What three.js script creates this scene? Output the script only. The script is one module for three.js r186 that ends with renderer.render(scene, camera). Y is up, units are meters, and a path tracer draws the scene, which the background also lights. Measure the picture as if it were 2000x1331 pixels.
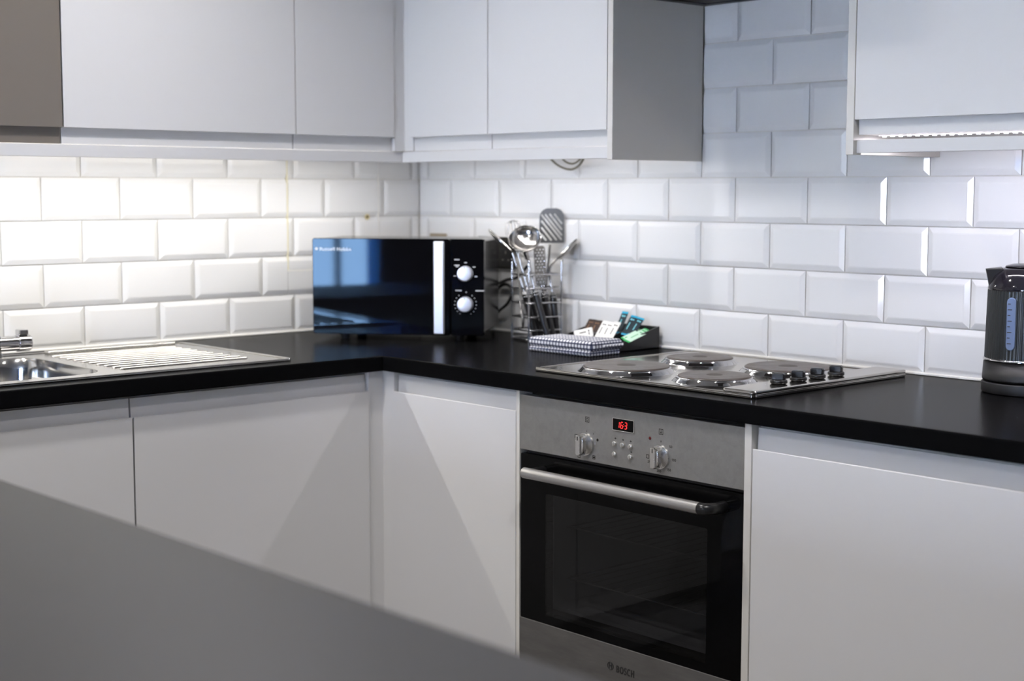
import * as THREE from 'three';
import { RoundedBoxGeometry } from 'three/addons/geometries/RoundedBoxGeometry.js';
import { mergeGeometries, toCreasedNormals } from 'three/addons/utils/BufferGeometryUtils.js';
import { FontLoader } from 'three/addons/loaders/FontLoader.js';
import { TextGeometry } from 'three/addons/geometries/TextGeometry.js';
import { RectAreaLightUniformsLib } from 'three/addons/lights/RectAreaLightUniformsLib.js';
import { ImprovedNoise } from 'three/addons/math/ImprovedNoise.js';

// ---------------------------------------------------------------- camera, sky, exposure
RectAreaLightUniformsLib.init();
const scene = new THREE.Scene();
const F = 2913.2, YAW = -0.82725, PITCH = -0.10068, ROLL = 0.0012;
const CAM = new THREE.Vector3(3.3337, 1.2904, 2.7064);
const fwd = new THREE.Vector3(Math.sin(YAW) * Math.cos(PITCH), Math.sin(PITCH), -Math.cos(YAW) * Math.cos(PITCH));
const right0 = new THREE.Vector3(Math.cos(YAW), 0, Math.sin(YAW));
const up0 = new THREE.Vector3().crossVectors(right0, fwd);
const right = right0.clone().multiplyScalar(Math.cos(ROLL)).addScaledVector(up0, Math.sin(ROLL));
const up = up0.clone().multiplyScalar(Math.cos(ROLL)).addScaledVector(right0, -Math.sin(ROLL));
const camera = new THREE.PerspectiveCamera(2 * Math.atan(665.5 / F) * 180 / Math.PI, 2000 / 1331, 0.05, 60);
camera.position.copy(CAM);
camera.quaternion.setFromRotationMatrix(new THREE.Matrix4().makeBasis(right, up, fwd.clone().negate()));
camera.focus = 2.86;
camera.userData.fStop = 3.0;
scene.background = new THREE.Color().setRGB(0.68, 0.79, 1.0);   // daylight outside the patio window
scene.backgroundIntensity = 62;
const renderer = new THREE.WebGLRenderer({ antialias: true });
renderer.toneMapping = THREE.LinearToneMapping;
renderer.toneMappingExposure = 1.0;
renderer.shadowMap.enabled = true;
const LED_LEFT = [1.0, 0.95, 0.87], LED_BACK = [1.0, 0.96, 0.93], LED_RIGHT = [0.96, 0.91, 1.0];
const LED_POWER = { left: 132, back: 88, right: 100 };
const DOWNLIGHT = 5.8, DOWNLIGHT_COLOR = [1.0, 0.97, 0.95];

// ---------------------------------------------------------------- helpers
let seed = 7;
const rnd = () => { seed = (seed * 1664525 + 1013904223) % 4294967296; return seed / 4294967296; };
const noise = new ImprovedNoise();
function rayDir(u, v) { return fwd.clone().multiplyScalar(F).addScaledVector(right, u - 1000).addScaledVector(up, -(v - 665.5)).divideScalar(F); }
function at(u, v, axis, val) { const d = rayDir(u, v); return CAM.clone().addScaledVector(d, (val - CAM[axis]) / d[axis]); }   // photo direction met with a plane
function deep(u, v, dist) { return CAM.clone().addScaledVector(rayDir(u, v), dist); }
const taken = {};
function numbered(name) { const n = taken[name] = (taken[name] ?? -1) + 1; return n ? name + '_' + String(n).padStart(3, '0') : name; }
function finish(o) { o.castShadow = true; o.receiveShadow = true; return o; }
function part(name, geo, mat, parent) { const m = finish(new THREE.Mesh(Array.isArray(geo) ? merge(geo) : geo, mat)); m.name = name; parent.add(m); return m; }
function thing(name, label, category, pos = [0, 0, 0], turn = 0, group) {
  const o = new THREE.Group(); o.name = numbered(name); o.position.set(...pos); o.rotation.y = turn; scene.add(o);
  o.userData = { label, category }; if (group) o.userData.group = group; return o;
}
function single(name, geo, mat, label, category, group) {
  const m = finish(new THREE.Mesh(Array.isArray(geo) ? merge(geo) : geo, mat)); m.name = numbered(name); scene.add(m);
  m.userData = { label, category }; if (group) m.userData.group = group; return m;
}
function struct(name, geo, mat, label, category) { const m = single(name, geo, mat, label, category); m.userData.kind = 'structure'; return m; }
function merge(list) {
  return mergeGeometries(list.map((g) => { g = g.index ? g.toNonIndexed() : g; for (const k of Object.keys(g.attributes)) if (!['position', 'normal', 'uv'].includes(k)) g.deleteAttribute(k);
    if (!g.attributes.uv) g.setAttribute('uv', new THREE.BufferAttribute(new Float32Array(g.attributes.position.count * 2), 2)); return g; }));
}
function box(x0, x1, y0, y1, z0, z1, r = 0) {
  const w = x1 - x0, h = y1 - y0, d = z1 - z0;
  const g = r ? new RoundedBoxGeometry(w, h, d, 2, Math.min(r, w / 2.02, h / 2.02, d / 2.02)) : new THREE.BoxGeometry(w, h, d);
  return g.translate((x0 + x1) / 2, (y0 + y1) / 2, (z0 + z1) / 2);
}
function tube(pts, r, seg = 24, rad = 8, closed = false) { return new THREE.TubeGeometry(new THREE.CatmullRomCurve3(pts.map((p) => p.isVector3 ? p : new THREE.Vector3(...p)), closed, 'centripetal'), seg, r, rad, closed); }
function rod(a, b, r0, r1 = r0, seg = 16) {
  const d = new THREE.Vector3().subVectors(b, a), g = new THREE.CylinderGeometry(r1, r0, d.length(), seg);
  g.applyQuaternion(new THREE.Quaternion().setFromUnitVectors(new THREE.Vector3(0, 1, 0), d.clone().normalize()));
  return g.translate((a.x + b.x) / 2, (a.y + b.y) / 2, (a.z + b.z) / 2);
}
function lathe(pts, seg = 48) { return new THREE.LatheGeometry(pts.map((p) => new THREE.Vector2(...p)), seg); }
function roundRect(x0, y0, x1, y1, r, Cls = THREE.Shape) {
  const s = new Cls(); s.moveTo(x0 + r, y0); s.lineTo(x1 - r, y0); s.absarc(x1 - r, y0 + r, r, -Math.PI / 2, 0); s.lineTo(x1, y1 - r); s.absarc(x1 - r, y1 - r, r, 0, Math.PI / 2);
  s.lineTo(x0 + r, y1); s.absarc(x0 + r, y1 - r, r, Math.PI / 2, Math.PI); s.lineTo(x0, y0 + r); s.absarc(x0 + r, y0 + r, r, Math.PI, Math.PI * 1.5); return s;
}
function slab(shape, y0, y1, bevel = 0, steps = 3) {   // shape drawn in (x, -z), laid flat
  const g = new THREE.ExtrudeGeometry(shape, { depth: y1 - y0 - 2 * bevel, bevelEnabled: bevel > 0, bevelSize: bevel, bevelOffset: -bevel, bevelThickness: bevel, bevelSegments: steps, curveSegments: 12 });
  return g.rotateX(-Math.PI / 2).translate(0, y0 + bevel, 0);
}
function plate(shape, z0, z1, bevel = 0) {   // shape drawn in (x, y), standing
  return new THREE.ExtrudeGeometry(shape, { depth: z1 - z0 - 2 * bevel, bevelEnabled: bevel > 0, bevelSize: bevel, bevelOffset: -bevel, bevelThickness: bevel, bevelSegments: 2, curveSegments: 12 }).translate(0, 0, z0 + bevel);
}
function fbm(x, y, z = 0) { return noise.noise(x, y, z) + 0.5 * noise.noise(2 * x, 2 * y, z + 5) + 0.25 * noise.noise(4 * x, 4 * y, z + 9); }
function dataTex(n, fn, srgb) {
  const d = new Uint8Array(n * n * 4);
  for (let j = 0; j < n; j++) for (let i = 0; i < n; i++) { const c = fn(i / n, j / n), k = 4 * (j * n + i); for (let q = 0; q < 3; q++) d[k + q] = Math.max(0, Math.min(255, Math.round(c[q] * 255))); d[k + 3] = 255; }
  const t = new THREE.DataTexture(d, n, n); t.magFilter = THREE.LinearFilter; t.minFilter = THREE.LinearMipmapLinearFilter; t.generateMipmaps = true; t.wrapS = t.wrapT = THREE.RepeatWrapping;
  if (srgb) t.colorSpace = THREE.SRGBColorSpace; t.needsUpdate = true; return t;
}
function canvasTex(w, h, draw) { const c = document.createElement('canvas'); c.width = w; c.height = h; draw(c.getContext('2d'), w, h); const t = new THREE.CanvasTexture(c); t.colorSpace = THREE.SRGBColorSpace; return t; }
function std(r, g, b, roughness, extra = {}) { const m = new THREE.MeshPhysicalMaterial({ roughness, ...extra }); m.color.setRGB(r, g, b); return m; }
function planarUV(g, scale = 1) {   // uv in metres by the way each face points
  g = g.index ? g.toNonIndexed() : g; if (!g.attributes.normal) g.computeVertexNormals();
  const p = g.attributes.position, uv = new Float32Array(p.count * 2), a = new THREE.Vector3(), b = new THREE.Vector3(), c = new THREE.Vector3();
  for (let i = 0; i < p.count; i += 3) {
    a.fromBufferAttribute(p, i); b.fromBufferAttribute(p, i + 1).sub(a); c.fromBufferAttribute(p, i + 2).sub(a); b.cross(c);
    const ax = Math.abs(b.x), ay = Math.abs(b.y), az = Math.abs(b.z);
    for (let k = 0; k < 3; k++) { a.fromBufferAttribute(p, i + k); const [s, t] = ay >= ax && ay >= az ? [a.x, a.z] : az >= ax ? [a.x, a.y] : [a.z, a.y]; uv[2 * (i + k)] = s * scale; uv[2 * (i + k) + 1] = t * scale; }
  }
  g.setAttribute('uv', new THREE.BufferAttribute(uv, 2)); return g;
}

// ---------------------------------------------------------------- materials
const smudge = dataTex(256, (u, v) => { const a = 0.5 + 0.3 * fbm(u * 9, v * 9, 1) + 0.12 * fbm(u * 40, v * 40, 2); return [a, 0.42 + 0.28 * a, a]; });
const brushed = dataTex(256, (u, v) => { const a = 0.5 + 0.25 * noise.noise(u * 6, v * 180, 3) + 0.15 * fbm(u * 7, v * 7, 4); return [a, 0.35 + 0.3 * a, a]; });
const wornSteel = dataTex(512, (u, v) => { const a = 0.43 + 0.03 * fbm(u * 7, v * 7, 1) + 0.012 * noise.noise(u * 8, v * 160, 7) + 0.012 * fbm(u * 30, v * 30, 2); return [a, a * 0.985, a * 0.965]; }, true);
const pebble = dataTex(256, (u, v) => { const a = 0.5 + 0.35 * noise.noise(u * 70, v * 70, 2) + 0.2 * noise.noise(u * 31, v * 31, 8); return [a, a, a]; });
pebble.repeat.set(6, 6);
const mat = {
  door: std(0.735, 0.73, 0.73, 0.3),
  carcass: std(0.68, 0.67, 0.66, 0.42),
  edge: std(0.72, 0.70, 0.66, 0.4),
  taupe: std(0.19, 0.165, 0.14, 0.38),
  tile: std(0.74, 0.745, 0.75, 0.08),
  grout: std(0.66, 0.65, 0.62, 0.9),
  sealant: std(0.82, 0.81, 0.78, 0.45),
  oldSealant: std(0.74, 0.70, 0.52, 0.6),
  worktop: std(0.004, 0.004, 0.0045, 0.24, { specularIntensity: 0.03, bumpMap: pebble, bumpScale: 0.0002 }),
  barTop: std(0.035, 0.034, 0.034, 0.42, { bumpMap: pebble, bumpScale: 0.0002 }),
  steel: std(0.60, 0.58, 0.55, 0.26, { metalness: 1, roughnessMap: brushed }),
  sinkSteel: std(0.62, 0.61, 0.59, 0.26, { metalness: 1, roughnessMap: brushed }),
  ridgeSteel: std(0.62, 0.61, 0.59, 0.17, { metalness: 1 }),
  ovenSteel: std(1, 1, 1, 0.5, { metalness: 0.5, map: wornSteel }),
  knobSteel: std(0.78, 0.77, 0.75, 0.22, { metalness: 1 }),
  handleSteel: std(0.55, 0.54, 0.53, 0.38, { metalness: 0.9 }),
  chrome: std(0.64, 0.64, 0.66, 0.06, { metalness: 1 }),
  utensil: std(0.54, 0.53, 0.52, 0.16, { metalness: 1 }),
  blackGlass: std(0.003, 0.003, 0.0033, 0.04, { specularIntensity: 0.2 }),
  microwaveGlass: std(0.003, 0.003, 0.004, 0.03, { specularIntensity: 0.3, specularColor: new THREE.Color().setRGB(0.45, 0.72, 1.0) }),
  blackPlastic: std(0.008, 0.008, 0.009, 0.28),
  mattBlack: std(0.006, 0.006, 0.0065, 0.5),
  iron: std(0.075, 0.06, 0.052, 0.62, { roughnessMap: smudge }),
  ironCentre: std(0.05, 0.038, 0.032, 0.5),
  silver: std(0.62, 0.64, 0.72, 0.3, { metalness: 0.5 }),
  white: std(0.85, 0.85, 0.84, 0.5),
  printWhite: std(0.75, 0.77, 0.8, 0.5),
  printDark: std(0.02, 0.02, 0.02, 0.5),
  plaster: std(0.78, 0.77, 0.75, 0.9),
  bluePaint: std(0.03, 0.12, 0.26, 0.85),
  floor: std(0.13, 0.12, 0.11, 0.45),
  ovenInside: std(0.30, 0.30, 0.31, 0.5),
};
const glow = (r, g, b, k) => { const m = new THREE.MeshStandardMaterial({ color: 0x111111, emissiveIntensity: k }); m.emissive.setRGB(r, g, b); return m; };

// ---------------------------------------------------------------- measured layout (metres)
const TOP = 0.91, UNDER = 0.8744, D1 = 0.6146, D2 = 0.6204;      // worktop top, underside, front edges (back run z, left run x)
const FRONT = 0.602, UP_FRONT = 0.312, UP_BOT = 1.395, LOW_BOT = 1.3885, PEL_TOP = 1.3868, PEL_BOT = 1.3605, UP_TOP = 2.12;
const BAR_Z = 1.89;

// ---------------------------------------------------------------- room shell
const RX = 5.2, RZ = 7.5, RY = 2.4;
struct('floor', box(-0.12, RX + 0.12, -0.1, 0, -0.12, RZ + 0.12), mat.floor, 'grey brown smooth floor of the kitchen', 'floor');
struct('ceiling', box(-0.12, RX + 0.12, RY, RY + 0.12, -0.12, RZ + 0.12), mat.plaster, 'white plaster ceiling over the kitchen', 'ceiling');
const wallLeft = struct('wall_left', box(-0.12, 0, 0, RY, -0.12, RZ + 0.12), mat.grout, 'wall behind the sink, faced with bevelled white metro tiles', 'wall');
const wallBack = struct('wall_back', box(0, RX, 0, RY, -0.12, 0), mat.grout, 'wall behind the hob, faced with bevelled white metro tiles', 'wall');
struct('wall_right', box(RX, RX + 0.12, 0, RY, -0.12, RZ + 0.12), std(0.34, 0.34, 0.36, 0.9), 'plain grey wall across the room', 'wall');
const WX0 = 2.7, WX1 = 3.95, WY0 = 0.12, WY1 = 2.12;
struct('wall_front', [box(0, WX0, 0, RY, RZ, RZ + 0.12), box(WX1, RX, 0, RY, RZ, RZ + 0.12), box(WX0, WX1, WY1, RY, RZ, RZ + 0.12), box(WX0, WX1, 0, WY0, RZ, RZ + 0.12)], mat.bluePaint, 'blue painted wall with a glazed opening', 'wall');
{
  const w = struct('window_1', [box(WX0, WX0 + 0.06, WY0, WY1, RZ + 0.03, RZ + 0.09), box(WX1 - 0.06, WX1, WY0, WY1, RZ + 0.03, RZ + 0.09), box(WX0, WX1, WY1 - 0.06, WY1, RZ + 0.03, RZ + 0.09), box(WX0, WX1, WY0, WY0 + 0.06, RZ + 0.03, RZ + 0.09), box(3.30, 3.34, WY0, WY1, RZ + 0.03, RZ + 0.09)], mat.white, 'white framed glazed door to the outside', 'window');
  const pane = std(1, 1, 1, 0, { transmission: 1, thickness: 0 });
  part('pane', box(WX0 + 0.06, 3.30, WY0 + 0.06, WY1 - 0.06, RZ + 0.058, RZ + 0.062), pane, w);
  part('pane', box(3.34, WX1 - 0.06, WY0 + 0.06, WY1 - 0.06, RZ + 0.058, RZ + 0.062), pane, w);
}

// ---------------------------------------------------------------- metro tiles, one mesh each
const ROWS = [[0.9133, 1.0115]]; for (let i = 0; i < 7; i++) ROWS.push([1.0115 + i * 0.1025, 1.0115 + (i + 1) * 0.1025]);
const tileCache = {};
function tileGeo(w, h, l, r, b, t) {   // bevelled tile; l r b t: whether that side keeps its glazed bevel
  const key = [w.toFixed(4), h.toFixed(4), +l, +r, +b, +t].join();
  if (tileCache[key]) return tileCache[key];
  const B = 0.0135, E = 0.0032, M = 0.0075, H = 0.0080, X = w / 2, Y = h / 2;
  const xi0 = -X + (l ? B : 0), xi1 = X - (r ? B : 0), yi0 = -Y + (b ? B : 0), yi1 = Y - (t ? B : 0);
  const o = [[-X, -Y], [X, -Y], [X, Y], [-X, Y]], n = [[xi0, yi0], [xi1, yi0], [xi1, yi1], [xi0, yi1]], mid = o.map(([x, y], i) => [x + (n[i][0] - x) * 0.8, y + (n[i][1] - y) * 0.8]);
  const pos = [], quad = (a, bb, c, d) => pos.push(...a, ...bb, ...c, ...a, ...c, ...d);
  for (let i = 0; i < 4; i++) { const j = (i + 1) % 4; quad([...o[i], 0], [...o[j], 0], [...o[j], E], [...o[i], E]); quad([...o[i], E], [...o[j], E], [...mid[j], M], [...mid[i], M]); quad([...mid[i], M], [...mid[j], M], [...n[j], H], [...n[i], H]); }
  quad([...n[0], H], [...n[1], H], [...n[2], H], [...n[3], H]);
  const g = new THREE.BufferGeometry(); g.setAttribute('position', new THREE.Float32BufferAttribute(pos, 3)); g.computeVertexNormals();
  return tileCache[key] = g;
}
function addTile(wall, left, a0, a1, y0, y1, l, r, b, t) {   // a: distance along the wall from the corner
  const G = 0.0013, w = a1 - a0, h = y1 - y0; if (w < 0.012 || h < 0.012) return;
  const ga = [r, l][+!left] ? G : 0.0004, gb = [l, r][+!left] ? G : 0.0004, gy0 = b ? G : 0.0004, gy1 = t ? G : 0.0004;
  const m = part('tile', tileGeo(w - ga - gb, h - gy0 - gy1, l, r, b, t), mat.tile, wall);
  const mid = (a0 + ga + a1 - gb) / 2, yc = (y0 + gy0 + y1 - gy1) / 2, tx = (rnd() - 0.5) * 0.006, ty = (rnd() - 0.5) * 0.006;
  if (left) { m.position.set(0.0002, yc, mid); m.rotation.set(0, Math.PI / 2 + ty, tx, 'YXZ'); } else { m.position.set(mid, yc, 0.0002); m.rotation.set(tx, ty, 0); }
}
const TW = 0.202;
ROWS.forEach(([y0, y1], k) => {   // back wall
  const [from, to] = k < 5 ? [0.0095, 2.75] : [1.056, 1.70];
  for (let j = -10; j < 12; j++) {
    const a = 0.8471 + j * TW + (k % 2 ? TW / 2 : 0), b = a + TW, c0 = Math.max(a, from), c1 = Math.min(b, to);
    if (c1 > c0) addTile(wallBack, false, c0, c1, y0, y1, c0 === a, c1 === b, true, true);
  }
});
const PZ0 = 0.1524, PZ1 = 0.4585, PY = 1.0755;   // the boxed-in panel cut into the tiles of the left wall
ROWS.slice(0, 5).forEach(([y0, y1], k) => {
  for (let j = -8; j < 6; j++) {
    const a = 1.0423 + j * TW + (k % 2 ? TW / 2 : 0), b = a + TW, c0 = Math.max(a, 0.0095), c1 = Math.min(b, 1.9);
    if (c1 <= c0) continue;
    const put = (s, e, q0, q1, bb, tt) => { const u = Math.max(c0, s), w = Math.min(c1, e); if (w > u) addTile(wallLeft, true, u, w, q0, q1, w === b, u === a, bb, tt); };
    if (k === 0) put(0, 9, y0, y1, true, true);
    else if (k === 1) { put(PZ1 + 0.0008, 9, y0, y1, true, true); put(PZ0, PZ1, y0, PY - 0.003, true, false); put(PZ0, PZ1 - 0.004, PY + 0.003, y1, false, true); put(0, PZ0 - 0.001, y0, y1, true, true); }
    else { put(PZ1 + 0.001, 9, y0, y1, true, true); put(PZ0 + 0.003, PZ1 - 0.004, y0, y1, true, true); put(0, PZ0 - 0.001, y0, y1, true, true); }
  }
});
part('sealant_line', box(0, 0.0075, PY - 0.003, 1.42, PZ1 - 0.0035, PZ1 + 0.0005), mat.oldSealant, wallLeft);
part('sealant_line', box(0, 0.0078, PY + 0.003, 1.42, PZ0 - 0.0005, PZ0 + 0.0025), mat.sealant, wallLeft);
part('sealant_line', box(0, 0.0085, PY - 0.003, PY + 0.0025, PZ0, PZ1), mat.sealant, wallLeft);
{ const s = at(717, 424, 'x', 0.0092);
  const w = part('wall_plug', new THREE.TorusGeometry(0.0058, 0.0022, 10, 24).rotateY(Math.PI / 2).translate(0.0095, s.y, s.z), std(0.55, 0.46, 0.25, 0.6), wallLeft);
  part('plug_hole', new THREE.CylinderGeometry(0.0045, 0.0045, 0.001, 20).rotateZ(Math.PI / 2).translate(0.0094, s.y, s.z), std(0.06, 0.045, 0.02, 0.8), w); }
struct('trim_1', box(0.01, 2.75, TOP, TOP + 0.0055, 0.001, 0.0125, 0.002), mat.sealant, 'white sealant bead between hob worktop and tiles', 'sealant');
struct('trim_2', box(0.001, 0.0125, TOP, TOP + 0.0055, 0.013, 1.88, 0.002), mat.sealant, 'white sealant bead between sink worktop and tiles', 'sealant');

// ---------------------------------------------------------------- ceiling downlights
for (const [x, z, label, dim = 1, cone = 1.25] of [[0.95, 1.18, 'recessed round ceiling downlight above the hob aisle'], [2.35, 1.35, 'recessed round ceiling downlight above the kettle end', 1.15], [1.15, 2.5, 'recessed round ceiling downlight above the breakfast bar', 1.35, 1.46], [3.6, 3.9, 'recessed round ceiling downlight in the far room']]) {
  const o = thing('ceiling_downlight', label, 'downlight', [x, RY, z], 0, 'recessed ceiling downlights');
  part('rim', new THREE.TorusGeometry(0.045, 0.006, 10, 32).rotateX(Math.PI / 2).translate(0, -0.003, 0), mat.white, o);
  part('lamp', new THREE.CylinderGeometry(0.04, 0.04, 0.006, 32).translate(0, -0.003, 0), glow(...DOWNLIGHT_COLOR, 6), o);
  const l = new THREE.SpotLight(new THREE.Color().setRGB(...DOWNLIGHT_COLOR), DOWNLIGHT * dim, 0, cone, 0.7, 2);
  l.position.set(x, RY - 0.012, z); l.target.position.set(x, 0, z); l.castShadow = true; l.shadow.radius = 2; scene.add(l, l.target);
}

// ---------------------------------------------------------------- fitted units
function jDoor(w, y0, y1, front, cup, bot) {   // slab door with a J-shaped finger pull at its bottom (wall units) or top (base units); local x 0..w
  const s = new THREE.Shape(), g = 0.0016, e = 0.0012;
  if (cup === 'bottom') { s.moveTo(-0.022, bot); s.lineTo(-0.0145, bot); s.lineTo(-0.0135, y0 + 0.012); s.lineTo(-0.006, y0 + 0.003); s.lineTo(-e, y0); s.lineTo(0, y0 + e); s.lineTo(0, y1); s.lineTo(-0.022, y1); }
  else { s.moveTo(-0.022, y0); s.lineTo(0, y0); s.lineTo(0, y1 - e); s.lineTo(-e, y1); s.lineTo(-0.006, y1 - 0.003); s.lineTo(-0.0135, y1 - 0.012); s.lineTo(-0.0155, 0.866); s.lineTo(-0.022, 0.866); }
  const geo = new THREE.ExtrudeGeometry(s, { depth: w - 2 * g, bevelEnabled: false });
  return geo.rotateY(-Math.PI / 2).translate(w - g, 0, front);
}
function wallUnit(label, w, pos, turn, doorMat = mat.door, bot = LOW_BOT) {
  const o = thing('wall_cabinet', label, 'cabinet', pos, turn, 'wall cabinets');
  part('carcass', box(0.0003, w - 0.0003, bot, UP_TOP, 0.012, UP_FRONT - 0.0235), mat.carcass, o);
  part('door', jDoor(w, 1.4225, UP_TOP, UP_FRONT, 'bottom', bot), doorMat, o);
  return o;
}
function baseUnit(label, w, pos, turn, doorMat = mat.door, front = FRONT, group = 'base cabinets') {
  const o = thing('base_cabinet', label, 'cabinet', pos, turn, group), t = 0.016, b = front - 0.0235;
  part('carcass', [box(0.0005, t, 0.15, UNDER - 0.0005, 0.02, b), box(w - t, w - 0.0005, 0.15, UNDER - 0.0005, 0.02, b), box(t, w - t, 0.15, 0.166, 0.02, b), box(t, w - t, 0.166, UNDER - 0.0005, 0.02, 0.032), box(t, w - t, UNDER - 0.016, UNDER - 0.0005, b - 0.03, b)], mat.carcass, o);
  part('door', jDoor(w, 0.155, 0.829, front, 'top'), doorMat, o);
  return o;
}
const L = Math.PI / 2;
// wall units, left run (facing +x): local x runs towards the corner
wallUnit('narrow pale grey wall cabinet next to the corner above the microwave', 0.302, [0, 0, 0.635], L);
wallUnit('wide pale grey wall cabinet above the sink drainer', 0.597, [0, 0, 1.2325], L);
wallUnit('brown grey wall cabinet beside the wide pale one over the sink', 0.6, [0, 0, 1.833], L, mat.taupe);
// wall units, back run
wallUnit('narrow pale wall cabinet on the hob wall next to the corner', 0.297, [0.3465, 0, 0], 0);
wallUnit('pale wall cabinet beside the open gap over the hob', 0.394, [0.6437, 0, 0], 0);
wallUnit('pale wall cabinet hanging above the black kettle', 0.6, [1.6812, 0, 0], 0, mat.door, UP_BOT);
{ const s = new THREE.Shape(); for (const [i, [x, z]] of [[0.012, 0.012], [0.3455, 0.012], [0.3455, 0.3], [0.309, 0.3], [0.309, 0.3325], [0.012, 0.3325]].entries()) i ? s.lineTo(x, -z) : s.moveTo(x, -z);
  single('corner_post', slab(s, LOW_BOT, UP_TOP), mat.door, 'pale inner corner post between the two runs of wall cabinets', 'corner post'); }
single('end_panel', box(1.0383, 1.0538, 1.357, UP_TOP, 0.0095, UP_FRONT, 0.0008), mat.edge, 'grey end panel of the wall cabinets facing the open gap above the hob', 'panel');
single('end_panel', box(1.6636, 1.6805, 1.3575, UP_TOP, 0.0095, UP_FRONT, 0.0008), mat.edge, 'white edged end panel of the cabinet above the kettle', 'panel');
single('pelmet', box(0.284, 0.302, PEL_BOT, PEL_TOP, 0.3022, 1.9, 0.001), mat.door, 'long pale light pelmet under the cabinets over the sink', 'pelmet');
single('pelmet', box(0.284, 1.0375, PEL_BOT, PEL_TOP, 0.284, 0.302, 0.001), mat.door, 'pale light pelmet under the wall cabinets beside the hob', 'pelmet');
single('pelmet', box(1.6812, 2.6, PEL_BOT, 1.385, 0.284, 0.302, 0.001), mat.door, 'pale light pelmet under the cabinet above the kettle', 'pelmet');
wallUnit('pale wall cabinet further along past the kettle', 0.5, [2.2817, 0, 0], 0, mat.door, UP_BOT);

function ledStrip(label, along, from, to, fixed, color, power, y = LOW_BOT) {
  const len = to - from, mid = (from + to) / 2, o = thing('led_strip', label, 'light strip', along === 'x' ? [mid, y, fixed] : [fixed, y, mid], along === 'x' ? 0 : L, 'strip lights under the wall cabinets');
  part('tape', box(-len / 2, len / 2, -0.0022, -0.0002, -0.006, 0.006), mat.white, o);
  const dots = []; const n = Math.round(len / 0.018);
  for (let i = 0; i < n; i++) { const x = -len / 2 + (i + 0.5) * len / n; dots.push(box(x - 0.0028, x + 0.0028, -0.0036, -0.0022, -0.0026, 0.0026)); }
  const d = part('diodes', dots, glow(...color, 30), o); d.userData.kind = 'stuff';
  const l = new THREE.RectAreaLight(new THREE.Color().setRGB(...color), power, len, 0.01);
  const p = o.position.clone(); l.position.set(p.x, p.y - 0.0045, p.z);
  l.quaternion.setFromEuler(new THREE.Euler(-Math.PI / 2, 0, 0)); if (along === 'z') l.quaternion.premultiply(new THREE.Quaternion().setFromAxisAngle(new THREE.Vector3(0, 1, 0), Math.PI / 2));
  scene.add(l);
}
ledStrip('warm strip light under the cabinets over the sink', 'z', 0.32, 1.86, 0.252, LED_LEFT, LED_POWER.left);
ledStrip('strip light under the wall cabinets beside the hob', 'x', 0.36, 1.03, 0.252, LED_BACK, LED_POWER.back);
ledStrip('cool strip light under the cabinet above the kettle', 'x', 1.70, 2.58, 0.252, LED_RIGHT, LED_POWER.right, UP_BOT);

{ // cooker hood between the two end panels
  const o = thing('cooker_hood', 'dark metal underside of the cooker hood above the hob', 'cooker hood', [1.3587, 1.717, 0]);
  part('body', box(-0.304, 0.304, 0.004, 0.22, 0.0095, 0.48), std(0.14, 0.13, 0.13, 0.5, { metalness: 0.6 }), o);
  part('flue', box(-0.13, 0.13, 0.22, 0.682, 0.0095, 0.24, 0.002), std(0.14, 0.13, 0.13, 0.5, { metalness: 0.6 }), o);
  part('filter', box(-0.28, 0.28, -0.001, 0.004, 0.03, 0.46), std(0.10, 0.095, 0.095, 0.5, { metalness: 0.6 }), o);
  part('rim', [box(-0.304, 0.304, -0.004, 0.004, 0.0095, 0.03), box(-0.304, 0.304, -0.004, 0.004, 0.46, 0.48), box(-0.304, -0.28, -0.004, 0.004, 0.03, 0.46), box(0.28, 0.304, -0.004, 0.004, 0.03, 0.46)], std(0.05, 0.048, 0.048, 0.5, { metalness: 0.4 }), o);
}

// base units
baseUnit('pale base cabinet under the drainer next to the corner', 0.5995, [0, 0, 1.2405], L);
baseUnit('pale base cabinet under the sink bowl', 0.6, [0, 0, 1.8415], L);
baseUnit('narrow pale base cabinet between the corner and the oven', 0.4175, [0.6415, 0, 0], 0);
baseUnit('pale base cabinet right beside the oven under the kettle worktop', 0.6, [1.6815, 0, 0], 0);
baseUnit('pale base cabinet further along past the kettle worktop', 0.6, [2.2825, 0, 0], 0);
{ const s = new THREE.Shape(); for (const [i, [x, z]] of [[0.575, 0.575], [0.640, 0.575], [0.640, 0.598], [0.5975, 0.598], [0.5975, 0.640], [0.575, 0.640]].entries()) i ? s.lineTo(x, -z) : s.moveTo(x, -z);
  single('corner_post', slab(s, 0.15, UNDER - 0.0005), mat.door, 'pale inner corner post between the two runs of base cabinets', 'corner post'); }
single('housing_panel', box(1.0598, 1.0700, 0.12, UNDER - 0.0005, 0.02, FRONT + 0.001, 0.0006), mat.edge, 'white side panel between the narrow base cabinet and the oven', 'panel');
single('housing_panel', box(1.6652, 1.6808, 0.12, UNDER - 0.0005, 0.02, FRONT + 0.001, 0.0006), mat.edge, 'white side panel between the oven and the wide base cabinet', 'panel');
single('plinth', box(0.53, 2.88, 0.001, 0.149, 0.53, 0.546), mat.door, 'pale plinth under the base cabinets of the hob run', 'plinth');
single('plinth', box(0.53, 0.546, 0.001, 0.149, 0.548, 1.84), mat.door, 'pale plinth under the base cabinets of the sink run', 'plinth');

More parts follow.
